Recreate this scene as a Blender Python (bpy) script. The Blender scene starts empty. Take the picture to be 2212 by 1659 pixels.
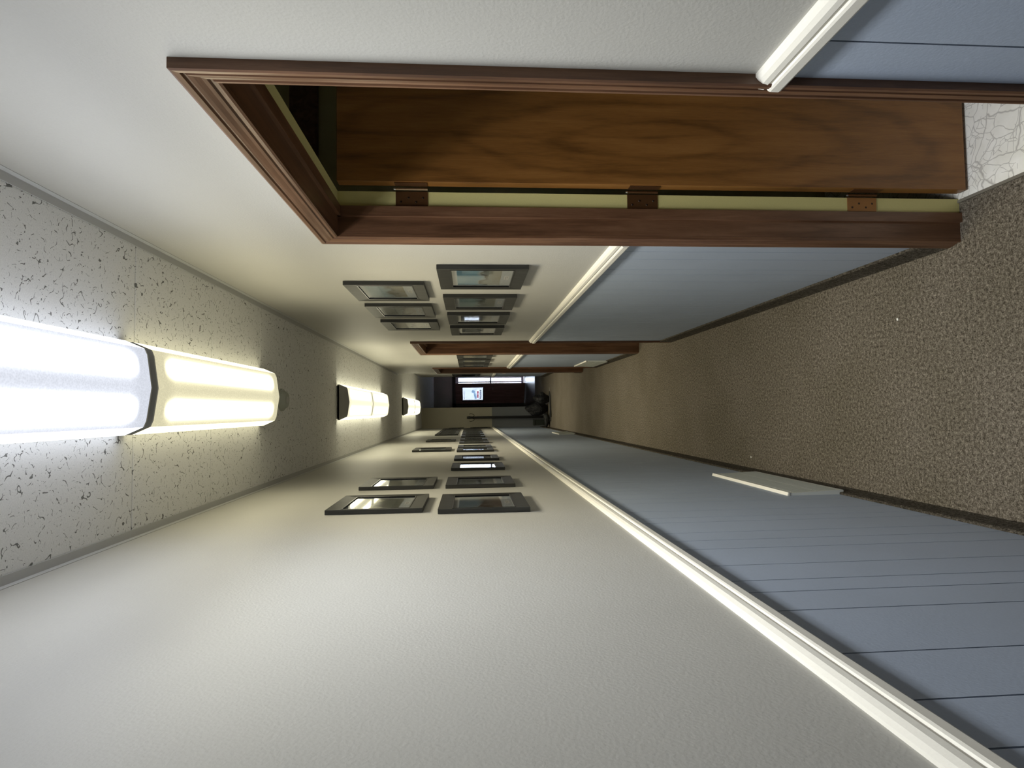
import bpy, bmesh, math, random
from mathutils import Matrix, Vector
sc = bpy.context.scene
C = sc.collection
# ---------------------------------------------------------------- camera (phone held sideways: the frame is rolled 90 degrees)
F_PX, CAM_H = 1267.3, 1.6767
PITCH, YAW, ROLL = -0.07293, 0.04479, -0.01027
def cam_axes():
    cy, sy = math.cos(YAW), math.sin(YAW)
    fw = Vector((sy*math.cos(PITCH), cy*math.cos(PITCH), math.sin(PITCH)))
    rt = Vector((cy, -sy, 0)); up = rt.cross(fw)
    c, s = math.cos(ROLL), math.sin(ROLL)
    return fw, c*rt+s*up, -s*rt+c*up
fw, rt, up = cam_axes()
cd = bpy.data.cameras.new('camera'); cam = bpy.data.objects.new('camera', cd); C.objects.link(cam)
cd.sensor_fit = 'HORIZONTAL'; cd.sensor_width = 36; cd.lens = F_PX/2212*36
cd.clip_start = .02; cd.clip_end = 100
X, Y, Z = -up, rt, -fw
cam.matrix_world = Matrix(((X.x, Y.x, Z.x, 0), (X.y, Y.y, Z.y, 0), (X.z, Y.z, Z.z, CAM_H), (0, 0, 0, 1)))
sc.camera = cam
# ---------------------------------------------------------------- world and exposure
w = bpy.data.worlds.new('world'); sc.world = w; w.use_nodes = True
w.node_tree.nodes['Background'].inputs[0].default_value = (.80, .88, 1, 1)
w.node_tree.nodes['Background'].inputs[1].default_value = 12.0
sc.view_settings.view_transform = 'Standard'; sc.view_settings.look = 'None'
sc.view_settings.exposure = 0.0; sc.view_settings.gamma = 1
try: sc.cycles.max_bounces = 10; sc.cycles.diffuse_bounces = 6
except Exception: pass
# ---------------------------------------------------------------- sizes
XR, XL, H = .564, -.383, 2.737
WT = .136                      # wall thickness on the door side
XB = XR+WT                     # room side of the right wall
Y0, YE = -2.2, 13.15           # corridor ends
XN, YN = .75, 8.75             # the wall steps out here
YF = 17.75                     # far wall of the entry
# ---------------------------------------------------------------- materials
def mat(name, col=(.5,.5,.5), rough=.6, metal=0, spec=.5, coat=0):
    m = bpy.data.materials.new(name); m.use_nodes = True
    b = m.node_tree.nodes['Principled BSDF']
    b.inputs['Base Color'].default_value = (*col, 1); b.inputs['Roughness'].default_value = rough
    b.inputs['Metallic'].default_value = metal; b.inputs['Specular IOR Level'].default_value = spec
    b.inputs['Coat Weight'].default_value = coat
    return m, m.node_tree, b
def N(nt, t, **kw):
    n = nt.nodes.new(t)
    for k, v in kw.items():
        if k in n.inputs: n.inputs[k].default_value = v
        else: setattr(n, k, v)
    return n
def coord(nt, scale=(1,1,1), out='Object'):
    tc = N(nt, 'ShaderNodeTexCoord'); mp = N(nt, 'ShaderNodeMapping'); mp.inputs['Scale'].default_value = scale
    nt.links.new(tc.outputs[out], mp.inputs[0]); return mp.outputs[0]
def noise(nt, vec, scale, detail=2, rough=.5, dist=0):
    n = N(nt, 'ShaderNodeTexNoise'); n.inputs['Scale'].default_value = scale; n.inputs['Detail'].default_value = detail
    n.inputs['Roughness'].default_value = rough; n.inputs['Distortion'].default_value = dist
    nt.links.new(vec, n.inputs['Vector']); return n.outputs['Fac']
def ramp(nt, fac, stops, interp='LINEAR'):
    r = N(nt, 'ShaderNodeValToRGB'); r.color_ramp.interpolation = interp
    e = r.color_ramp.elements
    while len(e) < len(stops): e.new(.5)
    for i, (p, c) in enumerate(stops):
        e[i].position = p; e[i].color = (*c, 1) if len(c) == 3 else c
    nt.links.new(fac, r.inputs[0]); return r.outputs[0]
def math_(nt, op, a, b=None, clamp=False):
    n = N(nt, 'ShaderNodeMath', operation=op); n.use_clamp = clamp
    for i, v in enumerate((a, b)):
        if v is None: continue
        if isinstance(v, (int, float)): n.inputs[i].default_value = v
        else: nt.links.new(v, n.inputs[i])
    return n.outputs[0]
def mixc(nt, fac, a, b, mode='MIX'):
    n = N(nt, 'ShaderNodeMix', data_type='RGBA', blend_type=mode)
    for s, v in ((0, fac), (6, a), (7, b)):
        if isinstance(v, (int, float)): n.inputs[s].default_value = v
        elif isinstance(v, tuple): n.inputs[s].default_value = (*v, 1)
        else: nt.links.new(v, n.inputs[s])
    return n.outputs[2]
def bump(nt, b, h, strength=.3, dist=.002):
    n = N(nt, 'ShaderNodeBump'); n.inputs['Strength'].default_value = strength; n.inputs['Distance'].default_value = dist
    nt.links.new(h, n.inputs['Height']); nt.links.new(n.outputs[0], b.inputs['Normal'])

def paint(name, col, rough=.6, vary=.05, peel=.25, spec=.35):
    m, nt, b = mat(name, col, rough, spec=spec)
    v = coord(nt)
    n1 = noise(nt, v, 3, 3); n2 = noise(nt, v, 260, 2)
    lo = tuple(c*(1-vary) for c in col); hi = tuple(min(1, c*(1+vary)) for c in col)
    f = math_(nt, 'ADD', math_(nt, 'MULTIPLY', n1, .6), math_(nt, 'MULTIPLY', n2, .4))
    nt.links.new(ramp(nt, f, [(.3, lo), (.7, hi)]), b.inputs['Base Color'])
    bump(nt, b, noise(nt, v, 190, 3), peel, .0015)
    return m
M = {}
M['wall'] = paint('cream wall paint', (.50, .488, .445), .55, .03, .35)
M['blue'] = paint('blue grey panel paint', (.375, .432, .525), .5, .06, .2)
M['groove'] = mat('panel groove', (.03, .035, .06), .8)[0]
M['white'] = paint('ivory gloss trim paint', (.80, .77, .68), .35, .03, .1, .5)
M['grid'] = mat('grey ceiling angle', (.50, .50, .485), .5)[0]
M['olive'] = paint('olive cream room paint', (.50, .46, .25), .6, .05, .2)
M['cream'] = paint('bare cream jamb paint', (.70, .645, .27), .5, .06, .1)
M['foyer'] = paint('dark entry paint', (.46, .45, .43), .7, .1, .2)
M['endwall'] = paint('tan end wall paint', (.45, .42, .33), .6, .05, .2)
M['endblue'] = paint('grey end wall paint', (.19, .20, .215), .6, .05, .2)

def wood(name, dark, mid, lite, axis='z', rough=.35, big=1.0, cath=False):
    m, nt, b = mat(name, mid, rough, spec=.45)
    s = {'z': (9, 9, .7), 'y': (9, .7, 9), 'x': (.7, 9, 9)}[axis]
    v = coord(nt, s)
    n = noise(nt, v, 3.2*big, 6, .6, .6); n2 = noise(nt, v, 40, 2)
    if cath:
        # cathedral figure of the veneer: nested ovals, wavy and thin
        o = coord(nt); sp = N(nt, 'ShaderNodeSeparateXYZ'); nt.links.new(o, sp.inputs[0])
        px = math_(nt, 'DIVIDE', math_(nt, 'SUBTRACT', sp.outputs[0], .30), .10); pz = math_(nt, 'DIVIDE', math_(nt, 'SUBTRACT', sp.outputs[2], 1.08), .55)
        r = math_(nt, 'POWER', math_(nt, 'ADD', math_(nt, 'MULTIPLY', px, px), math_(nt, 'MULTIPLY', pz, pz)), .5)
        r = math_(nt, 'ADD', r, math_(nt, 'MULTIPLY', noise(nt, coord(nt, (1, 1, .3)), 9, 3), .7))
        q = math_(nt, 'POWER', math_(nt, 'ABSOLUTE', math_(nt, 'SINE', math_(nt, 'MULTIPLY', r, 5.2))), 9)
        n = math_(nt, 'ADD', math_(nt, 'ADD', math_(nt, 'MULTIPLY', n, .62), .19), math_(nt, 'MULTIPLY', q, -.10))
    f = math_(nt, 'ADD', math_(nt, 'MULTIPLY', n, .85), math_(nt, 'MULTIPLY', n2, .15))
    nt.links.new(ramp(nt, f, [(.28, dark), (.5, mid), (.72, lite)]), b.inputs['Base Color'])
    bump(nt, b, f, .15, .001)
    return m
cd_, cm_, cl_ = (.055, .024, .011), (.135, .064, .032), (.22, .115, .062)
M['casz'] = wood('casing wood upright grain', cd_, cm_, cl_, 'z')
M['casy'] = wood('casing wood level grain', cd_, cm_, cl_, 'y')
M['leaf'] = wood('door veneer', (.09, .034, .006), (.255, .108, .024), (.38, .175, .046), 'z', .38, .8, True)
M['leafred'] = wood('entry door veneer', (.22, .12, .115), (.36, .20, .19), (.46, .28, .26), 'z', .4)
M['darkwood'] = mat('dark casing paint', (.012, .010, .012), .5)[0]

def carpet(name, k=1.17):
    m, nt, b = mat(name, (.1, .09, .07), .95, spec=.1)
    v = coord(nt)
    n1 = noise(nt, v, 210, 3, .7); n2 = noise(nt, v, 85, 2, .6); n3 = noise(nt, v, 2.2, 3)
    f = math_(nt, 'ADD', math_(nt, 'MULTIPLY', n1, .6), math_(nt, 'MULTIPLY', n2, .4))
    c = ramp(nt, f, [(.36, (.030*k, .024*k, .017*k)), (.47, (.115*k, .098*k, .075*k)), (.56, (.20*k, .175*k, .14*k)), (.70, (.42*k, .37*k, .30*k))])
    c2 = ramp(nt, n3, [(.35, (.86, .86, .82)), (.65, (1, 1, 1))])
    nt.links.new(mixc(nt, 1.0, c, c2, 'MULTIPLY'), b.inputs['Base Color'])
    bump(nt, b, f, 1.0, .012)
    return m
M['carpet'] = carpet('speckled brown carpet')
M['carpetbase'] = carpet('carpet base strip', .6)

def tilemat():
    m, nt, b = mat('fissured ceiling tile', (.6, .6, .58), .9, spec=.15)
    v = coord(nt)
    a = noise(nt, v, 24, 1, .4, .15)
    line = math_(nt, 'LESS_THAN', math_(nt, 'ABSOLUTE', math_(nt, 'SUBTRACT', a, .5)), .0115)
    msk = math_(nt, 'GREATER_THAN', noise(nt, v, 62, 1), .54)
    a2 = noise(nt, v, 41, 1, .4, .15)
    line2 = math_(nt, 'LESS_THAN', math_(nt, 'ABSOLUTE', math_(nt, 'SUBTRACT', a2, .47)), .010)
    msk2 = math_(nt, 'GREATER_THAN', noise(nt, v, 95, 1), .57)
    vo = N(nt, 'ShaderNodeTexVoronoi'); vo.inputs['Scale'].default_value = 130; nt.links.new(v, vo.inputs['Vector'])
    dots = math_(nt, 'MULTIPLY', math_(nt, 'LESS_THAN', vo.outputs['Distance'], .17), math_(nt, 'GREATER_THAN', noise(nt, v, 50, 1), .52))
    f = math_(nt, 'MAXIMUM', math_(nt, 'MULTIPLY', line, msk), math_(nt, 'MAXIMUM', math_(nt, 'MULTIPLY', line2, msk2), math_(nt, 'MULTIPLY', dots, .3)))
    base = ramp(nt, noise(nt, v, 300, 2), [(.3, (.76, .76, .75)), (.7, (.86, .86, .845))])
    nt.links.new(mixc(nt, f, base, (.20, .20, .19)), b.inputs['Base Color'])
    inv = math_(nt, 'SUBTRACT', 1, f); bump(nt, b, inv, .6, .003)
    return m
M['tile'] = tilemat()
def vinyl():
    m, nt, b = mat('veined white vinyl', (.8, .78, .72), .3, spec=.4)
    v = coord(nt); nz = N(nt, 'ShaderNodeTexNoise'); nz.inputs['Scale'].default_value = 9; nz.inputs['Detail'].default_value = 3
    nt.links.new(v, nz.inputs['Vector'])
    vec = mixc(nt, .055, v, nz.outputs['Color'])
    fs = None
    for s, wd in ((15, .026), (31, .034), (6.5, .015)):
        vo = N(nt, 'ShaderNodeTexVoronoi'); vo.feature = 'DISTANCE_TO_EDGE'; vo.inputs['Scale'].default_value = s
        nt.links.new(vec, vo.inputs['Vector'])
        g = ramp(nt, vo.outputs['Distance'], [(0, (1, 1, 1)), (wd, (0, 0, 0))])
        if s == 31: g = math_(nt, 'MULTIPLY', g, math_(nt, 'GREATER_THAN', noise(nt, v, 14, 1), .5))
        fs = g if fs is None else math_(nt, 'MAXIMUM', fs, g)
    base = ramp(nt, noise(nt, v, 16, 4), [(.3, (.78, .765, .69)), (.7, (.90, .885, .83))])
    nt.links.new(mixc(nt, math_(nt, 'MULTIPLY', fs, .62), base, (.22, .20, .17)), b.inputs['Base Color'])
    return m
M['vinyl'] = vinyl()
m, nt, b = mat('grey entry floor', (.15, .155, .165), .33, spec=.5)
nt.links.new(ramp(nt, noise(nt, coord(nt), 18, 4), [(.3, (.10, .105, .115)), (.7, (.19, .195, .21))]), b.inputs['Base Color']); M['entry'] = m
m, nt, b = mat('charcoal moulding', (.028, .028, .026), .42, spec=.32)
nt.links.new(ramp(nt, noise(nt, coord(nt, (12, 12, 1)), 6, 3), [(.3, (.020, .020, .018)), (.7, (.040, .040, .036))]), b.inputs['Base Color']); M['frame'] = m
M['lip'] = mat('black inner lip', (.008, .008, .008), .3)[0]
M['mat'] = mat('pale grey mat board', (.50, .54, .56), .8)[0]
M['caption'] = mat('caption card', (.72, .72, .68), .8)[0]
M['line'] = mat('printed caption ink', (.12, .12, .12), .8)[0]
M['bronze'] = mat('aged bronze', (.16, .075, .028), .45, .7)[0]
M['brasspale'] = mat('pale brass', (.34, .16, .05), .5, .5)[0]  # brighter tone of the bronze, for the lowest hinge
M['screw'] = mat('dark screw', (.03, .018, .01), .4, .6)[0]
M['pin'] = mat('hinge pin', (.45, .33, .2), .3, .9)[0]
M['cap'] = mat('white metal end cap', (.42, .42, .40), .5)[0]
M['detector'] = mat('grey detector plastic', (.40, .42, .38), .5)[0]
M['regw'] = mat('cream metal register', (.60, .62, .58), .4)[0]
M['strip'] = mat('dull metal floor strip', (.20, .185, .15), .5, .3)[0]
M['slat'] = mat('register slats', (.42, .44, .40), .5)[0]
M['black'] = mat('black painted metal', (.012, .011, .011), .4)[0]
M['cloth'] = mat('black cloth', (.008, .009, .009), .6)[0]
m, nt, b = mat('black plastic film', (.005, .005, .006), .34, spec=.35)
bump(nt, b, noise(nt, coord(nt), 22, 4, .6, 1), .8, .03); M['film'] = m
M['box'] = mat('dark green box card', (.012, .016, .010), .7)[0]
M['chrome'] = mat('chrome', (.7, .7, .7), .2, 1)[0]
M['alu'] = mat('white storm door frame', (.45, .50, .60), .4)[0]
M['concrete'] = mat('pale outdoor concrete', (.6, .6, .6), .8)[0]
M['lint'] = mat('white paper', (.9, .88, .8), .8)[0]
def glassmat(name, tint=(1,1,1), refl=1.0):
    m = bpy.data.materials.new(name); m.use_nodes = True; nt = m.node_tree; nt.nodes.clear()
    o = N(nt, 'ShaderNodeOutputMaterial'); t = N(nt, 'ShaderNodeBsdfTransparent'); t.inputs[0].default_value = (*tint, 1)
    g = N(nt, 'ShaderNodeBsdfGlossy'); g.inputs['Roughness'].default_value = .03
    fr = N(nt, 'ShaderNodeFresnel'); fr.inputs[0].default_value = 1.5; mx = N(nt, 'ShaderNodeMixShader')
    nt.links.new(math_(nt, 'MULTIPLY', fr.outputs[0], refl), mx.inputs[0])
    nt.links.new(t.outputs[0], mx.inputs[1]); nt.links.new(g.outputs[0], mx.inputs[2]); nt.links.new(mx.outputs[0], o.inputs[0])
    return m
M['glass'] = glassmat('picture glass', (1, 1, 1), .55)
M['pane'] = glassmat('window glass', (.95, .97, 1))

def lensmat(name, tube, centre, k_tube, k_centre, half, k_side):
    """prismatic lens in front of two tubes: the lamp's own light, brightest over the tubes"""
    m = bpy.data.materials.new(name); m.use_nodes = True; nt = m.node_tree; nt.nodes.clear()
    o = N(nt, 'ShaderNodeOutputMaterial'); e = N(nt, 'ShaderNodeEmission')
    tc = N(nt, 'ShaderNodeTexCoord'); sp = N(nt, 'ShaderNodeSeparateXYZ'); nt.links.new(tc.outputs['Object'], sp.inputs[0])
    ax = math_(nt, 'ABSOLUTE', sp.outputs[0]); d = math_(nt, 'DIVIDE', math_(nt, 'SUBTRACT', ax, .066), .020)
    g = math_(nt, 'EXPONENT', math_(nt, 'MULTIPLY', math_(nt, 'POWER', math_(nt, 'ABSOLUTE', d), 2.0), -1.0))
    ay = math_(nt, 'ABSOLUTE', sp.outputs[1])
    end = math_(nt, 'SUBTRACT', 1, math_(nt, 'DIVIDE', math_(nt, 'SUBTRACT', ay, half-.115), .065), True)
    end = math_(nt, 'MULTIPLY', end, end)
    g = math_(nt, 'MULTIPLY', g, end)
    ck = N(nt, 'ShaderNodeTexVoronoi'); ck.inputs['Scale'].default_value = 190; nt.links.new(tc.outputs['Object'], ck.inputs['Vector'])
    pr = math_(nt, 'ADD', .90, math_(nt, 'MULTIPLY', ck.outputs['Distance'], .22))
    side = math_(nt, 'GREATER_THAN', ax, .1195)
    wd = math_(nt, 'MULTIPLY', end, math_(nt, 'EXPONENT', math_(nt, 'MULTIPLY', math_(nt, 'MULTIPLY', d, d), -.16)))
    k = math_(nt, 'ADD', math_(nt, 'MULTIPLY', g, k_tube), math_(nt, 'MULTIPLY', pr, math_(nt, 'ADD', math_(nt, 'MULTIPLY', wd, .35), k_centre)))
    k = math_(nt, 'ADD', k, math_(nt, 'MULTIPLY', side, k_side))
    nt.links.new(k, e.inputs['Strength'])
    cc = mixc(nt, g, centre, tube); nt.links.new(cc, e.inputs['Color'])
    nt.links.new(e.outputs[0], o.inputs[0]); return m
HL = .585
K_COOL, K_WARM = 22, 17          # tube brightness seen through the lens
A_COOL, A_WARM = 12, 7.5         # watts of each fixture's downward beam
M['lens_cool'] = lensmat('cool lens', (.88, .93, 1), (.86, .90, 1), K_COOL, .80, HL, 2.4)
M['lens_warm'] = lensmat('warm lens', (1, .92, .66), (1, .93, .62), K_WARM, .70, HL, 1.8)
M['lens_far'] = lensmat('far warm lens', (1, .92, .66), (1, .95, .68), K_WARM, 1.0, HL, 3.0)

def printmat(name, top, mid, low, seed, split=.0):
    m, nt, b = mat(name, mid, .5)
    tc = N(nt, 'ShaderNodeTexCoord'); mp = N(nt, 'ShaderNodeMapping'); mp.inputs['Location'].default_value = (seed*3.1, seed*1.7, 0)
    nt.links.new(tc.outputs['Object'], mp.inputs[0])
    sp = N(nt, 'ShaderNodeSeparateXYZ'); nt.links.new(tc.outputs['Object'], sp.inputs[0])
    n = noise(nt, mp.outputs[0], 14, 5, .6, .4)
    z = math_(nt, 'ADD', math_(nt, 'MULTIPLY', sp.outputs[2], 4.2), math_(nt, 'ADD', .5+split, math_(nt, 'MULTIPLY', math_(nt, 'SUBTRACT', n, .5), .75)))
    dk = tuple(c*.25 for c in low)
    c = ramp(nt, z, [(.05, low), (.36, tuple((x+y)/2 for x, y in zip(low, mid))), (.46, dk), (.52, mid), (.62, tuple(min(1, t*1.3) for t in top)), (.95, top)])
    nt.links.new(c, b.inputs['Base Color']); return m
# ---------------------------------------------------------------- mesh helpers
def bm_box(bm, x0, x1, y0, y1, z0, z1, mi=0):
    v = [bm.verts.new((x, y, z)) for x in (x0, x1) for y in (y0, y1) for z in (z0, z1)]
    for f in ((0,1,3,2), (4,6,7,5), (0,4,5,1), (2,3,7,6), (0,2,6,4), (1,5,7,3)):
        fc = bm.faces.new([v[i] for i in f]); fc.material_index = mi
def bm_prism(bm, pts, lo, hi, axis='y', mi=0, caps=True):
    """extrude closed polygon pts: axis y -> pts are (x,z); axis x -> (y,z); axis z -> (x,y)"""
    def P(p, t): return {'y': (p[0], t, p[1]), 'x': (t, p[0], p[1]), 'z': (p[0], p[1], t)}[axis]
    a = [bm.verts.new(P(p, lo)) for p in pts]; c = [bm.verts.new(P(p, hi)) for p in pts]
    n = len(pts)
    for i in range(n):
        f = bm.faces.new((a[i], a[(i+1) % n], c[(i+1) % n], c[i])); f.material_index = mi
    if caps: bm.faces.new(a); bm.faces.new(c[::-1])
def bm_cyl(bm, p0, p1, r0, r1=None, seg=16):
    r1 = r0 if r1 is None else r1
    p0, p1 = Vector(p0), Vector(p1); d = (p1-p0).normalized()
    a = d.cross(Vector((0, 0, 1)) if abs(d.z) < .9 else Vector((1, 0, 0))).normalized(); b_ = d.cross(a)
    A = [bm.verts.new(p0+r0*(math.cos(t)*a+math.sin(t)*b_)) for t in [2*math.pi*i/seg for i in range(seg)]]
    B = [bm.verts.new(p1+r1*(math.cos(t)*a+math.sin(t)*b_)) for t in [2*math.pi*i/seg for i in range(seg)]]
    for i in range(seg): bm.faces.new((A[i], A[(i+1) % seg], B[(i+1) % seg], B[i]))
    bm.faces.new(A[::-1]); bm.faces.new(B)
def bm_tube(bm, pts, r, seg=10):
    for a, b_ in zip(pts, pts[1:]): bm_cyl(bm, a, b_, r, r, seg)
def obj(name, bm, mats, parent=None, bevel=0, smooth=False, loc=None):
    bmesh.ops.recalc_face_normals(bm, faces=bm.faces[:])
    me = bpy.data.meshes.new(name); bm.to_mesh(me); bm.free()
    for m_ in (mats if isinstance(mats, (list, tuple)) else [mats]): me.materials.append(m_)
    o = bpy.data.objects.new(name, me); C.objects.link(o)
    if parent: o.parent = parent
    if loc: o.location = loc
    if smooth:
        for p in me.polygons: p.use_smooth = True
    if bevel:
        md = o.modifiers.new('bevel', 'BEVEL'); md.width = bevel; md.segments = 2; md.limit_method = 'ANGLE'
    return o
def struct(o): o['kind'] = 'structure'; return o
def tag(o, label, cat, group=None):
    o['label'] = label; o['category'] = cat
    if group: o['group'] = group
    return o
def empty(name, loc):
    o = bpy.data.objects.new(name, None); C.objects.link(o); o.location = loc; o.empty_display_size = .1; return o
def copy_tree(o, parent=None):
    c = o.copy(); C.objects.link(c); c.parent = parent
    for ch in list(o.children): copy_tree(ch, c)
    return c
# ---------------------------------------------------------------- setting
RZ0, RZ1 = 1.135, 1.187        # chair rail
CW = .055                      # casing width
DOORS = [(.937, 1.915), (4.745, 5.723), (7.62, 8.598)]   # casing outer edges
ZT = 2.147                     # top of casings
JT = .02
def opening(d): return d[0]+CW, d[1]-CW
ZO = ZT-.062                   # underside of head jamb

def groove_list(lo, hi, seeds, rng):
    g = [s for s in seeds if lo < s < hi]
    y = max(seeds) if seeds else lo
    pat = [.105, .16, .085, .13, .19, .11, .145, .10]
    i = 0
    while y < hi:
        y += pat[i % 8]; i += 1
        if lo+.02 < y < hi-.02: g.append(y)
    y = min(seeds) if seeds else hi
    i = 0
    while y > lo:
        y -= pat[(i+3) % 8]; i += 1
        if lo+.02 < y < hi-.02: g.append(y)
    return sorted(set(g))
def panel_run(bm, xs, dirn, lo, hi, seeds, ztop=1.14, gw=.0018):
    """vertical boards on a wall plane x=xs, boards stand out by 4 mm towards dirn; slot 1 blue, slot 2 groove"""
    gs = groove_list(lo, hi, seeds, None); e = [lo]+gs+[hi]
    x0, x1 = sorted((xs, xs+dirn*.0015)); bm_box(bm, x0, x1, lo, hi, 0, ztop, 2)
    x0, x1 = sorted((xs, xs+dirn*.004))
    for a, b_ in zip(e, e[1:]):
        bm_box(bm, x0, x1, a+(gw if a != lo else 0), b_-(gw if b_ != hi else 0), 0, ztop, 1)

# left wall
bm = bmesh.new(); bm_box(bm, XL-.12, XL, Y0, YE, 0, H)
panel_run(bm, XL, 1, Y0, YE, [.623, .732, .877, 1.069, 1.178, 1.259, 1.384, 1.548, 1.65])
struct(obj('wall_left', bm, [M['wall'], M['blue'], M['groove']]))
# right wall with three doorways
bm = bmesh.new()
edges = [Y0]
for d in DOORS:
    a, b_ = opening(d); edges += [a-JT, b_+JT]
edges.append(YN)
for i in range(0, len(edges), 2): bm_box(bm, XR, XB, edges[i], edges[i+1], 0, H)
for d in DOORS:
    a, b_ = opening(d); bm_box(bm, XR, XB, a-JT, b_+JT, ZO+JT, H)
R_RUNS = [(Y0, DOORS[0][0]), (DOORS[0][1], DOORS[1][0]), (DOORS[1][1], DOORS[2][0]), (DOORS[2][1], YN)]
for a, b_ in R_RUNS:
    panel_run(bm, XR, -1, a, b_, [.838, .70, .56] if a == Y0 else [a+.12])
struct(obj('wall_right', bm, [M['wall'], M['blue'], M['groove']]))
# recess further down the right wall
bm = bmesh.new(); bm_box(bm, XN, XN+.12, YN-.12, 12.9, 0, H); bm_box(bm, XB, XN, YN-.12, YN, 0, H)
panel_run(bm, XN, -1, YN, 12.9, [YN+.2])
struct(obj('wall_recess', bm, [M['wall'], M['blue'], M['groove']]))
# end wall behind the coat stand, with its lower half grey
bm = bmesh.new(); bm_box(bm, XL-.12, .075, YE, YE+.12, 0, H); bm_box(bm, XL, .079, YE-.004, YE, 0, 1.175, 1)
struct(obj('wall_end', bm, [M['endwall'], M['endblue']]))
bm = bmesh.new(); bm_box(bm, XL-.12, XR+.14, Y0-.12, Y0, 0, H); struct(obj('wall_near', bm, M['wall']))
# entry: side walls, far wall with the front doorway
FX0, FX1, FZ = .20, 1.04, 2.115
bm = bmesh.new(); bm_box(bm, XL-.12, FX0, YF, YF+.15, 0, H); bm_box(bm, FX1, 2.1, YF, YF+.15, 0, H); bm_box(bm, FX0, FX1, YF, YF+.15, FZ, H)
struct(obj('wall_far', bm, M['foyer']))
bm = bmesh.new(); bm_box(bm, XL-.24, XL-.12, YE+.12, YF+.15, 0, H); struct(obj('wall_entry_left', bm, M['foyer']))
bm = bmesh.new(); bm_box(bm, 2.1, 2.22, 12.78, YF+.15, 0, H); bm_box(bm, XN+.12, 2.1, 12.78, 12.9, 0, H)
struct(obj('wall_entry_right', bm, M['foyer']))
# rooms behind the doors
bm = bmesh.new()
WY0, WY1, WZ0, WZ1 = .45, .80, 1.35, 1.75      # unseen side window, added to brighten the first room
bm_box(bm, 3.2, 3.32, Y0, WY0, 0, H); bm_box(bm, 3.2, 3.32, WY1, YN-.12, 0, H); bm_box(bm, 3.2, 3.32, WY0, WY1, 0, WZ0); bm_box(bm, 3.2, 3.32, WY0, WY1, WZ1, H)
bm_box(bm, XB, 3.2, Y0-.12, Y0, 0, H)
for y in (2.6, 6.5): bm_box(bm, XB, 3.2, y, y+.1, 0, H)
bm_box(bm, XN+.12, 3.32, YN-.12, YN, 0, H)
struct(obj('wall_rooms', bm, M['olive']))
wn = struct(empty('added_window_1', (3.26, (WY0+WY1)/2, (WZ0+WZ1)/2))); hy, hz = (WY1-WY0)/2, (WZ1-WZ0)/2
bm = bmesh.new()
for b4 in ((-hy, -hy+.03, -hz, hz), (hy-.03, hy, -hz, hz), (-hy+.03, hy-.03, -hz, -hz+.03), (-hy+.03, hy-.03, hz-.03, hz)): bm_box(bm, -.03, .03, *b4)
obj('added_window_frame', bm, M['white'], wn)
bm = bmesh.new(); bm_box(bm, -.003, .003, -hy+.03, hy-.03, -hz+.03, hz-.03); obj('pane', bm, M['pane'], wn)
bm = bmesh.new(); bm_box(bm, XB+.001, 3.19, 2.575, 2.599, 2.33, 2.45); struct(obj('trim_1', bm, M['casy']))
# floors
bm = bmesh.new(); bm_box(bm, XL-.12, XB-.008, Y0, 14.9, -.05, 0); bm_box(bm, XB-.008, 2.1, YN-.12, 14.9, -.05, 0); struct(obj('floor', bm, M['carpet']))
bm = bmesh.new(); bm_box(bm, XB-.008, 3.2, Y0, YN-.12, -.05, .001); struct(obj('floor_rooms', bm, M['vinyl']))
bm = bmesh.new(); bm_box(bm, XL-.24, 2.1, 14.9, YF+.15, -.05, .003); struct(obj('floor_entry', bm, M['entry']))
# ceiling of cross-laid tiles
bm = bmesh.new(); y = 1.94-.5612*8; 
bm_box(bm, XL-.24, 3.32, Y0-.12, YF+.15, H+.02, H+.08)
while y < YF:
    x1 = XR+.02 if y+.56 < YN-.3 else 2.2
    bm_box(bm, XL-.02 if y < YE-.6 else XL-.24, x1, y+.0016, y+.5612-.0016, H, H+.02)
    y += .5612
tl = struct(obj('ceiling', bm, M['tile'], bevel=.003))
bm = bmesh.new(); bm_box(bm, XB-.05, 3.2, Y0, YN-.12, H-.001, H+.019); struct(obj('ceiling_rooms', bm, M['wall']))
# ceiling edge angles, chair rails, carpet bases
k = 2
def trim(bm, m, name=None):
    global k
    o = struct(obj(name or 'trim_%d' % k, bm, m)); k += 0 if name else 1; return o
for xs, dr, a, b_ in ((XR, -1, Y0, YN), (XL, 1, Y0, YE), (XN, -1, YN, 12.9)):
    bm = bmesh.new(); x0, x1 = sorted((xs, xs+dr*.024)); bm_box(bm, x0, x1, a, b_, H-.004, H-.0015)
    x0, x1 = sorted((xs, xs+dr*.0015)); bm_box(bm, x0, x1, a, b_, H-.022, H-.004); trim(bm, M['grid'])
RAIL = [(0, RZ0), (.020, RZ0), (.022, RZ0+.004), (.022, RZ0+.019), (.020, RZ0+.023), (.0165, RZ0+.0245), (.0165, RZ0+.0285), (.0185, RZ0+.031), (.017, RZ0+.040), (.012, RZ1-.005), (.006, RZ1), (0, RZ1)]
def rail(xs, dr, a, b_): 
    bm = bmesh.new(); bm_prism(bm, [(xs+dr*p[0], p[1]) for p in RAIL], a, b_, 'y'); return trim(bm, M['white'])
rail(XL, 1, Y0, YE-.004); rail(XN, -1, YN, 12.9)
for i, (a, b_) in enumerate(R_RUNS):
    rail(XR, -1, a+(.001 if i else 0), b_-.001 if i == 3 else b_+.016)   # rails run a little over the casings
def base(xs, dr, a, b_, nm):
    bm = bmesh.new(); zt = .098
    bm_prism(bm, [(xs, 0), (xs+dr*.016, 0), (xs+dr*.013, .02), (xs+dr*.010, zt-.004), (xs+dr*.007, zt), (xs, zt)], a, b_, 'y')
    struct(obj(nm, bm, M['carpetbase']))
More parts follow.
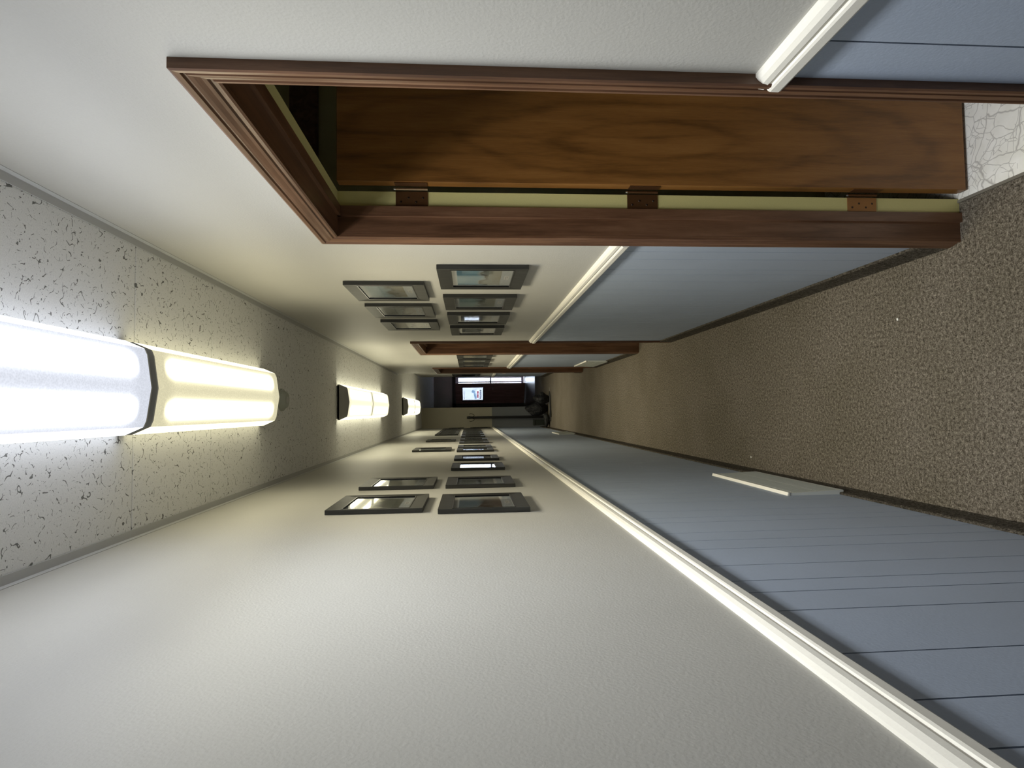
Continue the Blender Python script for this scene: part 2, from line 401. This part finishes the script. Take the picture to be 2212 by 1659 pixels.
base(XL+.004, 1, Y0, YE, 'baseboard_left')
for i, (a, b_) in enumerate(R_RUNS): base(XR-.004, -1, a, b_, 'baseboard_right' if i == 0 else 'baseboard_right_%d' % (i+1))
base(XN-.004, -1, YN, 12.9, 'baseboard_recess')
# strip where carpet meets vinyl
bm = bmesh.new(); 
a, b_ = opening(DOORS[0]); bm_box(bm, XB-.014, XB-.004, a, b_, 0, .006); trim(bm, M['strip'])

# ---------------------------------------------------------------- doors of the corridor
PROF = [(0, .010), (.004, .012), (.008, .012), (.010, .0095), (.013, .0095), (.016, .0125), (.022, .0135), (.030, .0165), (.036, .018), (.038, .0155), (.041, .0155), (.043, .019), (CW-.004, .020), (CW, .018)]
def casing_piece(d, side):
    a, b_ = d[0]+CW, d[1]-CW; bm = bmesh.new()
    pr = [(0, 0)]+PROF+[(CW, 0)]
    def ring(end):
        out = []
        for t, h in pr:
            tz = t*(.062/CW)
            if side == 'near': p = (XR-h, a-t, 0 if end == 0 else ZO+tz)
            elif side == 'far': p = (XR-h, b_+t, 0 if end == 0 else ZO+tz)
            else: p = (XR-h, a-t if end == 0 else b_+t, ZO+tz)
            out.append(bm.verts.new(p))
        return out
    A, B = ring(0), ring(1); n = len(A)
    for i in range(n): bm.faces.new((A[i], A[(i+1) % n], B[(i+1) % n], B[i]))
    bm.faces.new(A); bm.faces.new(B[::-1])
    return bm
def shift(bm, o): bmesh.ops.translate(bm, verts=bm.verts[:], vec=(-o[0], -o[1], -o[2])); return bm
def make_door():
    d = DOORS[0]; a, b_ = opening(d); org = (XR, d[0], 0)
    root = empty('door_1', org); struct(root)
    for s, mm in (('near', 'casz'), ('head', 'casy'), ('far', 'casz')):
        obj('door_casing', shift(casing_piece(d, s), org), M[mm], root)
    XS0, XS1 = .618, .650      # stop
    for s in ('near', 'far', 'head'):
        bm = bmesh.new()
        if s == 'near': bm_box(bm, XR+.0005, XS1, a-JT+.0005, a, 0, ZO); bm_box(bm, XS0, XS1, a, a+.011, 0, ZO)
        if s == 'far': bm_box(bm, XR+.0005, XS1, b_, b_+JT-.0005, 0, ZO); bm_box(bm, XS0, XS1, b_-.011, b_, 0, ZO)
        if s == 'head': bm_box(bm, XR+.0005, XS1, a-JT+.0005, b_+JT-.0005, ZO, ZO+JT-.0005); bm_box(bm, XS0, XS1, a, b_, ZO-.011, ZO)
        j = obj('door_jamb', shift(bm, org), M['casy' if s == 'head' else 'casz'], root)
        bm = bmesh.new()
        if s == 'near': bm_box(bm, XS1, XB, a-JT+.0005, a, 0, ZO)
        if s == 'far': bm_box(bm, XS1, XB, b_, b_+JT-.0005, 0, ZO)
        if s == 'head': bm_box(bm, XS1, XB, a-JT+.0005, b_+JT-.0005, ZO, ZO+JT-.0005)
        r_ = obj('jamb_rabbet', shift(bm, org), M['cream'], root); r_['label'] = 'cream painted inner part of the jamb'
    lx0 = .716
    bm = bmesh.new(); bm_box(bm, lx0, lx0+.86, b_-.044, b_-.006, .012, ZO-.006)
    leaf = obj('door_leaf', shift(bm, org), M['leaf'], root, bevel=.0015)
    bm = bmesh.new(); bm_cyl(bm, (lx0+.80, b_-.044, .96), (lx0+.80, b_-.085, .96), .012, .012, 16); bm_cyl(bm, (lx0+.80, b_-.085, .96), (lx0+.80, b_-.11, .96), .026, .022, 24)
    obj('door_knob', shift(bm, org), M['pin'], leaf, smooth=False)
    for n_, zc in enumerate((1.853, 1.104, .350)):
        h = .0505; bm = bmesh.new()
        bm_box(bm, .654, .700, b_-.0022, b_-.0002, zc-h, zc+h)
        hg = obj('hinge', shift(bm, org), M['bronze'] if n_ < 2 else M['brasspale'], root)
        bm = bmesh.new(); bm_box(bm, lx0-.0022, lx0-.0002, b_-.040, b_-.010, zc-h, zc+h)
        obj('hinge_leaf_plate', shift(bm, org), M['bronze'], hg)
        bm = bmesh.new(); bm_cyl(bm, (.7075, b_-.004, zc-h), (.7075, b_-.004, zc+h), .0042, .0042, 12)
        obj('hinge_knuckle', shift(bm, org), M['pin'] if n_ == 0 else M['bronze'], hg)
        bm = bmesh.new(); bm_cyl(bm, (.7075, b_-.004, zc+h), (.7075, b_-.004, zc+h+.006), .0045, .0030, 12)
        obj('hinge_pin', shift(bm, org), M['chrome'], hg)
        for sx, sz in ((.667, .034), (.680, .010), (.667, -.014), (.680, -.036)):
            bm = bmesh.new(); bm_cyl(bm, (sx, b_-.0022, zc+sz), (sx, b_-.0036, zc+sz), .0036, .0022, 10)
            obj('screw', shift(bm, org), M['screw'], hg)
    return root
d1 = make_door()
for i in (1, 2):
    c = copy_tree(d1); c.name = 'door_%d' % (i+1); c.location = (XR, DOORS[i][0], 0)

# ---------------------------------------------------------------- front door of the entry
root = struct(empty('door_4', (FX0, YF, 0)))
bm = bmesh.new()
bm_box(bm, -.10, .03, -.03, .0, 0, FZ+.06); bm_box(bm, FX1-FX0-.02, FX1-FX0+.08, -.03, 0, 0, FZ+.06); bm_box(bm, -.10, FX1-FX0+.08, -.03, 0, FZ-.03, FZ+.07)
obj('door_casing', bm, M['darkwood'], root)
LW = .80; ang = math.radians(-39)
leaf = empty('door_leaf_assembly', (.035, -.02, 0)); leaf.parent = root; leaf.rotation_euler = (0, 0, ang)
leaf.name = 'door_leaf'
wx0, wx1, wz0, wz1 = .10, .60, 1.27, 1.87
bm = bmesh.new()
for b4 in ((0, wx0, .03, 2.08), (wx1, LW-.08, .03, 2.08), (wx0, wx1, .03, wz0), (wx0, wx1, wz1, 2.08)): bm_box(bm, b4[0], b4[1], -.022, .022, b4[2], b4[3])
obj('door_panel', bm, M['leafred'], leaf)
bm = bmesh.new(); bm_box(bm, wx0, wx1, -.003, .003, wz0, wz1); obj('pane', bm, glassmat('obscured door glass', (.34, .345, .35), 1), leaf)
bm = bmesh.new()
for b4 in ((wx0-.02, wx0, wz0-.02, wz1+.02), (wx1, wx1+.02, wz0-.02, wz1+.02), (wx0, wx1, wz0-.02, wz0), (wx0, wx1, wz1, wz1+.02)): bm_box(bm, b4[0], b4[1], -.032, -.022, b4[2], b4[3])
obj('pane_bead', bm, M['darkwood'], leaf)
# decals seen on the glass
for nm, col, shp in (('red', (.75, .28, .34), [(.20, .33, wz0+.130, wz0+.172), (.35, .44, wz0+.130, wz0+.172)]), ('grey', (.50, .52, .58), [(.15+.05*i, .188+.05*i, wz0+.045, wz0+.095) for i in range(7)]+[(.15+.04*i, .18+.04*i, wz1-.055, wz1-.040) for i in range(8)])):
    bm = bmesh.new()
    for b4 in shp: bm_box(bm, b4[0], b4[1], -.006, -.004, b4[2], b4[3])
    obj('window_lettering', bm, glassmat('tinted film '+nm, col, .3), leaf)
bm = bmesh.new()
for cx, cz, rx, rz in ((.27, wz0+.23, .12, .038), (.43, wz0+.28, .06, .055)):
    vs = [bm.verts.new((cx+rx*math.cos(t), -.005, cz+rz*math.sin(t)+.3*rx*math.cos(t)*.5)) for t in [i*math.pi/10 for i in range(20)]]
    f = bm.faces.new(vs); bmesh.ops.extrude_face_region(bm, geom=[f])
obj('window_decal', bm, glassmat('tinted film blue', (.48, .62, .72), .3), leaf)
bm = bmesh.new(); bm_cyl(bm, (LW-.14, -.022, .98), (LW-.14, -.07, .98), .012); bm_cyl(bm, (LW-.14, -.065, .98), (LW-.24, -.065, .975), .010); obj('door_handle', bm, M['chrome'], leaf)
bm = bmesh.new(); bm_box(bm, 0, LW-.08, -.028, .02, .005, .03); obj('weather_strip', bm, M['alu'], leaf)
# storm door behind it
sd = struct(empty('door_5', (FX0, YF+.10, 0))); SW = FX1-FX0
bm = bmesh.new()
for b4 in ((.0, .05, .01, FZ), (SW-.05, SW, .01, FZ), (.05, SW-.05, .01, .09), (.05, SW-.05, 2.0, FZ), (.05, SW-.05, 1.0, 1.05), (SW-.19, SW-.15, .09, 2.0)): bm_box(bm, b4[0], b4[1], 0, .03, b4[2], b4[3])
obj('door_frame', bm, M['alu'], sd)
bm = bmesh.new(); bm_box(bm, .05, SW-.05, .012, .016, .09, 2.0); obj('pane', bm, M['pane'], sd)
bm = bmesh.new(); bm_cyl(bm, (SW-.17, -.03, 1.02), (SW-.17, 0, 1.02), .01); bm_cyl(bm, (SW-.17, -.03, .96), (SW-.17, -.03, 1.10), .012); obj('door_handle', bm, M['black'], sd)
bm = bmesh.new(); bm_box(bm, -6, 8, YF+.15, 40, -.25, -.12); struct(obj('ground', bm, M['concrete']))

# ---------------------------------------------------------------- ceiling lights
def make_light(lens, y0, label, group):
    """wraparound fixture: opaque end plates, prismatic lens that wraps the sides"""
    root = empty('ceiling_light', (.083, y0+HL, H-.001)); tag(root, label, 'ceiling light', group)
    pf = [(-.143, -.004), (-.143, -.024), (-.119, -.078), (-.10, -.086), (0, -.100), (.10, -.086), (.119, -.078), (.143, -.024), (.143, -.004)]
    bm = bmesh.new(); bm_box(bm, -.135, .135, -HL, HL, -.018, 0); obj('housing', bm, M['cap'], root)
    bm = bmesh.new()
    a = [bm.verts.new((x, -HL+.006, z)) for x, z in pf]; b_ = [bm.verts.new((x, HL-.006, z)) for x, z in pf]
    for i in range(len(pf)-1): bm.faces.new((a[i], a[i+1], b_[i+1], b_[i]))
    obj('lens', bm, lens, root)
    for s in (-1, 1):
        bm = bmesh.new(); y1, y2 = sorted((s*(HL-.006), s*HL))
        bm_prism(bm, pf, y1, y2, 'y'); obj('end_cap', bm, M['cap'], root)
    ld = bpy.data.lights.new('fixture_beam', 'AREA'); ld.shape = 'RECTANGLE'; ld.size = .20; ld.size_y = 1.08
    cool = lens is M['lens_cool']; ld.energy = A_COOL if cool else A_WARM; ld.color = (.93, .96, 1) if cool else (1, .91, .68); ld.spread = math.radians(BEAM)
    lo = bpy.data.objects.new('fixture_beam', ld); C.objects.link(lo); lo.parent = root; lo.location = (0, 0, -.104)
    return root
BEAM = 100
G = 'strip lights along the corridor ceiling'
make_light(M['lens_cool'], .685, 'nearest ceiling light, cool white, bright lens running out of frame', G)
make_light(M['lens_warm'], 1.885, 'yellowish ceiling light butted to the far end of the cool white one', G)
make_light(M['lens_far'], 4.79, 'nearer half of the middle pair of warm ceiling lights', G)
make_light(M['lens_far'], 5.975, 'farther half of the middle pair of warm ceiling lights', G)
make_light(M['lens_far'], 9.36, 'nearer half of the farthest pair of warm ceiling lights', G)
make_light(M['lens_far'], 10.545, 'farther half of the farthest pair of warm ceiling lights', G)
root = empty('smoke_detector', (.075, 3.40, H)); tag(root, 'small round grey smoke detector just past the yellowish ceiling light', 'smoke detector')
bm = bmesh.new(); bm_cyl(bm, (0, 0, -.012), (0, 0, 0), .062, .064, 32); obj('base', bm, M['detector'], root)
bm = bmesh.new(); bm_cyl(bm, (0, 0, -.034), (0, 0, -.012), .042, .056, 32); obj('cover', bm, M['detector'], root)
bm = bmesh.new(); bm_cyl(bm, (0, 0, -.038), (0, 0, -.034), .018, .018, 20); obj('sensor_button', bm, M['grid'], root)

# ---------------------------------------------------------------- wall registers
def make_register(label):
    root = empty('wall_register', (XL+.004, 2.81, 0)); tag(root, label, 'vent', 'low wall registers')
    hl = .385
    bm = bmesh.new(); bm_prism(bm, [(0, .080), (.019, .080), (.019, .090), (.010, .315), (.010, .322), (0, .322)], -hl, hl, 'y'); obj('body', bm, M['regw'], root)
    bm = bmesh.new(); bm_prism(bm, [(0, .323), (.013, .323), (.014, .328), (.002, .332), (0, .332)], -hl-.004, hl+.004, 'y'); lip = obj('top_lip', bm, M['white'], root)
    bm = bmesh.new()
    for i in range(46):
        y = -hl+.02+i*(2*hl-.04)/45
        for z0, z1 in ((.105, .190), (.200, .295)):
            def fx(z): return .019-(z-.09)*.009/.225+.0009
            bm_prism(bm, [(fx(z0)-.002, z0), (fx(z0), z0), (fx(z1), z1), (fx(z1)-.002, z1)], y-.0022, y+.0022, 'y')
    obj('grille', bm, M['slat'], root)
    return root
r1 = make_register('cream sloping wall register low on left wall, the near one')
r2 = copy_tree(r1); r2.location = (XL+.004, 9.2, 0); r2['label'] = 'cream wall register low on left wall, far down the corridor'
r3 = copy_tree(r1); r3.location = (XR-.004, 7.05, 0); r3.rotation_euler = (0, 0, math.pi); r3['label'] = 'cream wall register low on right wall between second and third doorway'

# ---------------------------------------------------------------- framed pictures
def make_frame(side, y0, wdt, z0, z1, label, cat_group, pm, mount=True, xwall=None):
    """side +1 right wall, -1 left wall; local frame: x out of the wall, y along the wall, z up"""
    xs = (XR if side > 0 else XL) if xwall is None else xwall
    root = empty('picture_frame', (xs, y0+wdt/2, (z0+z1)/2)); tag(root, label, 'picture', cat_group)
    s = -side; hw, hh = wdt/2, (z1-z0)/2; D = .0185
    bs, bt = .034, .052
    def X(a, b_): return sorted((s*a, s*b_))
    bm = bmesh.new()
    # four mitred bars with a low slope to the inside
    def bar(p_out, q_out, p_in, q_in):
        vo = []
        for (y, z), t in ((p_out, 0), (q_out, 0), (p_in, 1), (q_in, 1)):
            vo.append(((y, z), t))
        (po, _), (qo, _), (pi, _), (qi, _) = vo
        hO, hI = D, D-.004
        v = [bm.verts.new((s*.001, *po)), bm.verts.new((s*.001, *qo)), bm.verts.new((s*hO, *qo)), bm.verts.new((s*hO, *po)),
             bm.verts.new((s*.001, *pi)), bm.verts.new((s*.001, *qi)), bm.verts.new((s*hI, *qi)), bm.verts.new((s*hI, *pi))]
        for f in ((0,1,2,3), (3,2,6,7), (7,6,5,4), (0,4,5,1), (0,3,7,4), (1,5,6,2)): bm.faces.new([v[i] for i in f])
    O = [(-hw, -hh), (hw, -hh), (hw, hh), (-hw, hh)]; I = [(-hw+bs, -hh+bt), (hw-bs, -hh+bt), (hw-bs, hh-bt), (-hw+bs, hh-bt)]
    for i in range(4): bar(O[i], O[(i+1) % 4], I[i], I[(i+1) % 4])
    obj('moulding', bm, M['frame'], root)
    bm = bmesh.new(); x0, x1 = X(D-.006, D-.0025); iw, ih = hw-bs, hh-bt; t = .004
    for b4 in ((-iw, -iw+t, -ih, ih), (iw-t, iw, -ih, ih), (-iw+t, iw-t, -ih, -ih+t), (-iw+t, iw-t, ih-t, ih)): bm_box(bm, x0, x1, *b4)
    obj('inner_lip', bm, M['lip'], root)
    x0, x1 = X(.004, .009)
    bm = bmesh.new(); bm_box(bm, x0, x1, -iw+.0005, iw-.0005, -ih+.0005, ih-.0005); obj('mat_board', bm, M['mat'], root)
    x0, x1 = X(.009, .0095); pl = .030
    bm = bmesh.new(); bm_box(bm, x0, x1, -iw+.025, iw-.025, -ih+.048, ih-.024); obj('print', bm, pm, root)
    if mount:
        bm = bmesh.new(); bm_box(bm, x0, x1, -.035, .035, -ih+.014, -ih+.034); cp = obj('caption_card', bm, M['caption'], root)
        bm = bmesh.new(); xa, xb = X(.0095, .0098)
        for j in range(2): bm_box(bm, xa, xb, -.026, .026-j*.012, -ih+.026-j*.006, -ih+.0275-j*.006)
        obj('caption_text', bm, M['line'], cp)
    x0, x1 = X(.0115, .0122)
    bm = bmesh.new(); bm_box(bm, x0, x1, -iw+.001, iw-.001, -ih+.001, ih-.001); obj('glass', bm, M['glass'], root)
    return root
sky, haze, brown, green, grey, pale = (.22, .38, .48), (.45, .50, .50), (.20, .15, .08), (.10, .12, .07), (.28, .30, .28), (.55, .52, .42)
GR, GL = 'framed prints on the right wall', 'framed prints on the left wall'
zu0, zu1, zl0, zl1 = 1.868, 2.212, 1.440, 1.798
RF = [(2.535, .372, zu0, zu1, 'nearest print of the upper row on right wall, brown hills under pale sky', (.32, .42, .46), (.28, .34, .36), (.22, .17, .08)),
      (3.06, .368, zu0, zu1, 'middle print of the three in the upper row on right wall', grey, haze, (.36, .31, .20)),
      (3.60, .368, zu0, zu1, 'farthest print of the three in the upper row on right wall', pale, haze, (.45, .43, .36)),
      (2.245, .382, zl0, zl1, 'nearest print of the lower row on right wall, blue sky above tawny field', (.14, .33, .44), (.38, .48, .50), (.27, .24, .13)),
      (2.815, .36, zl0, zl1, 'second print from the near end of the lower right row, teal sky', (.22, .33, .33), (.26, .33, .30), (.20, .19, .12)),
      (3.335, .365, zl0, zl1, 'third print from the near end of the lower right row, grey mountain', (.12, .14, .15), (.40, .42, .40), (.30, .32, .27)),
      (3.855, .385, zl0, zl1, 'fourth print of the lower right row, last before the second doorway', (.20, .22, .22), (.45, .47, .46), (.33, .35, .30)),
      (5.80, .40, zl0, zl1, 'first print beyond the second doorway on right wall', pale, haze, grey),
      (6.36, .40, zl0, zl1, 'middle print between the second and third doorway on right wall', pale, haze, grey),
      (6.95, .42, zl0, zl1, 'last print before the third doorway on right wall', pale, haze, grey)]
for i, (y, wd, a, b_, lb, c1, c2, c3) in enumerate(RF):
    make_frame(1, y, wd, a, b_, 'black-framed '+lb, GR, printmat('print r%d' % i, c1, c2, c3, i+1))
LF = [(2.255, .385, zu0-.01, zu1+.008, 'nearest print of the upper row on left wall, large dark round shape', (.62, .62, .45), (.14, .16, .13), (.12, .13, .10)),
      (2.93, .385, zu0-.01, zu1+.008, 'second print of the upper row on left wall, grey green scene', (.30, .32, .26), (.20, .22, .18), (.14, .16, .12)),
      (2.215, .40, 1.452, zl1, 'nearest print of the lower row on left wall, blue sky and dark building', (.12, .18, .22), (.16, .19, .20), (.14, .10, .07)),
      (2.93, .36, 1.452, zl1, 'second print of the lower row on left wall, set close before a gap', grey, haze, (.15, .16, .16)),
      (3.79, .385, 1.452, zl1, 'third print of the lower row on left wall, pale blue print', (.38, .44, .50), (.40, .45, .50), (.20, .24, .28)),
      (4.52, .36, 1.452, zl1, 'fourth print of the lower row on left wall', grey, haze, grey),
      (5.48, .36, 1.452, zl1, 'fifth print of the lower row on left wall, under the lone upper frame', grey, haze, green),
      (5.97, .38, 1.452, zl1, 'sixth print of the lower row on left wall, close behind the fifth', grey, haze, green),
      (6.85, .38, 1.452, zl1, 'seventh print of the lower row on left wall', grey, haze, green),
      (7.55, .38, 1.452, zl1, 'eighth print of the lower row on left wall', grey, haze, green),
      (5.60, .40, zu0-.01, zu1+.008, 'lone print of the upper row on left wall, past the gap after the second', grey, haze, green),
      (7.35, .40, zu0-.01, zu1+.008, 'print of the upper row on left wall just before the far close-set run', grey, haze, green)]
for i, (y, wd, a, b_, lb, c1, c2, c3) in enumerate(LF):
    make_frame(-1, y, wd, a, b_, 'black-framed '+lb, GL, printmat('print l%d' % i, c1, c2, c3, i+20), i < 4)
proto = {}
ordn = ['nearest', 'second', 'third', 'fourth', 'fifth', 'last']
for row, (a, b_, nm) in enumerate(((zu0-.01, zu1+.008, 'upper'), (1.452, zl1, 'lower'))):
    for j in range(6):
        y = (9.25+j*.56) if row == 0 else (8.45+j*.72)
        lb = 'black-framed print, %s in the far close-set run of the %s row on left wall' % (ordn[j], nm)
        if j == 0: proto[row] = make_frame(-1, y, .40, a, b_, lb, GL, printmat('print f%d' % row, grey, haze, green, 50+row), False)
        else:
            c = copy_tree(proto[row]); c.location = (XL, y+.20, (a+b_)/2); c['label'] = lb
make_frame(-1, 12.60, .45, 1.80, 2.12, 'black-framed print, upper of two hung lower at the far corner of left wall', GL, printmat('print g1', grey, haze, green, 61), False)
make_frame(-1, 12.65, .45, 1.22, 1.66, 'black-framed print, lower of two hung lower at the far corner of left wall', GL, printmat('print g2', grey, haze, green, 62), False)
make_frame(1, 11.9, .75, 1.45, 2.02, 'large dark framed picture on the recessed wall near the entry', GR, printmat('print n1', (.03, .03, .03), (.04, .04, .04), (.03, .03, .03), 70), False, XN)

# ---------------------------------------------------------------- coat stand and the black things round its foot
root = empty('coat_stand', (-.148, 12.85, 0)); tag(root, 'tall black coat stand with curled hooks against the grey end wall', 'coat stand')
bm = bmesh.new(); bm_cyl(bm, (0, 0, .03), (0, 0, 1.70), .027, .027, 20); obj('pole', bm, M['black'], root)
bm = bmesh.new(); bm_cyl(bm, (0, 0, 1.66), (0, 0, 1.735), .034, .026, 20); obj('finial', bm, M['black'], root)
bm = bmesh.new(); bm_cyl(bm, (0, 0, 0), (0, 0, .03), .085, .075, 32); obj('foot', bm, M['black'], root)
for kq in range(4):
    t = kq*math.pi/2+.1; bm = bmesh.new(); pts = []
    for i in range(11):
        u = -math.pi/2+i*math.pi*1.25/10; r = .02+.045*(1+math.sin(u))/1.0*.75; zz = 1.60+.045*math.cos(u)*-1+.02
        pts.append((math.cos(t)*(.020+.032*(1-math.cos((i/10)*math.pi*1.3))), math.sin(t)*(.020+.032*(1-math.cos((i/10)*math.pi*1.3))), 1.625-.052*math.sin((i/10)*math.pi*1.5)))
    bm_tube(bm, pts, .0055); obj('hook', bm, M['black'], root)
def heap(name, loc, size, seed, m, peaks):
    rnd = random.Random(seed); bm = bmesh.new(); bmesh.ops.create_icosphere(bm, subdivisions=3, radius=1)
    dirs = [Vector((rnd.uniform(-1, 1), rnd.uniform(-1, 1), rnd.uniform(-1, 1))).normalized() for _ in range(26)]
    for v in bm.verts:
        n = v.co.normalized(); r = 1
        for q in dirs: r -= .10*max(0, n.dot(q)-.78)*6*.5
        for px, py, pz, amt in peaks:
            r += amt*max(0, n.dot(Vector((px, py, pz)).normalized())-.86)/.14
        p = n*r; p.x *= size[0]; p.y *= size[1]; p.z = max(-.95, p.z)*size[2]
        v.co = p
    zmin = min(v.co.z for v in bm.verts)
    for v in bm.verts: v.co.z -= zmin
    return obj(name, bm, m, None, loc=loc)
o = heap('garbage_bag', (.04, 12.50, .002), (.17, .15, .215), 3, M['film'], [(0, 0, 1, .42), (-.7, .1, .6, .25)])
tag(o, 'taller knotted black plastic bag leaning by the coat stand', 'bag')
o = heap('garbage_bag', (.225, 12.15, .002), (.125, .13, .16), 8, M['film'], [(.25, 0, 1, .35), (.9, 0, .1, .3)])
tag(o, 'lower crumpled black plastic bag in front, nearest the front door', 'bag')
root = empty('storage_box', (-.255, 12.62, 0)); tag(root, 'dark square box on the floor between coat stand and left wall', 'box')
bm = bmesh.new(); bm_box(bm, -.075, .045, -.10, .10, 0, .27); obj('body', bm, M['box'], root, bevel=.004)
bm = bmesh.new(); bm_box(bm, -.079, .049, -.104, .104, .27, .30); obj('lid', bm, M['box'], root, bevel=.004)
o = heap('black_bundle', (-.20, 12.24, .002), (.15, .12, .065), 15, M['cloth'], [(-.9, 0, .3, .3), (.5, 0, .8, .3)])
tag(o, 'low bundle of black cloth on the floor before the coat stand', 'bundle')
root = empty('umbrella', (.27, 11.93, .022)); tag(root, 'folded black umbrella lying across the carpet before the bags', 'umbrella')
bm = bmesh.new(); bm_cyl(bm, (-.42, .02, 0), (.02, 0, .006), .020, .014, 16); bm_cyl(bm, (.02, 0, .006), (.11, 0, .012), .014, .005, 16); obj('canopy', bm, M['cloth'], root)
bm = bmesh.new(); bm_cyl(bm, (.11, 0, .012), (.19, 0, .016), .004, .003, 8); obj('tip', bm, M['chrome'], root); root.children[-1]['label'] = 'metal tip'
bm = bmesh.new(); bm_tube(bm, [(-.42, .02, 0), (-.48, .023, 0), (-.505, .05, 0), (-.49, .08, 0), (-.46, .085, 0)], .009); obj('handle', bm, M['black'], root)
# scraps on the carpet
for (x, y), lb in (((-.298, 3.408), 'tiny white scrap of paper on carpet beside the near wall register'), ((.335, 2.167), 'tiny white scrap of paper on carpet nearest the open door')):
    bm = bmesh.new(); bm_prism(bm, [(-.006, -.002), (.001, -.004), (.006, .001), (.002, .004), (-.004, .003)], 0, .003, 'z')
    tag(obj('paper_scrap', bm, M['lint'], loc=(x, y, .0005)), lb, 'paper scrap')
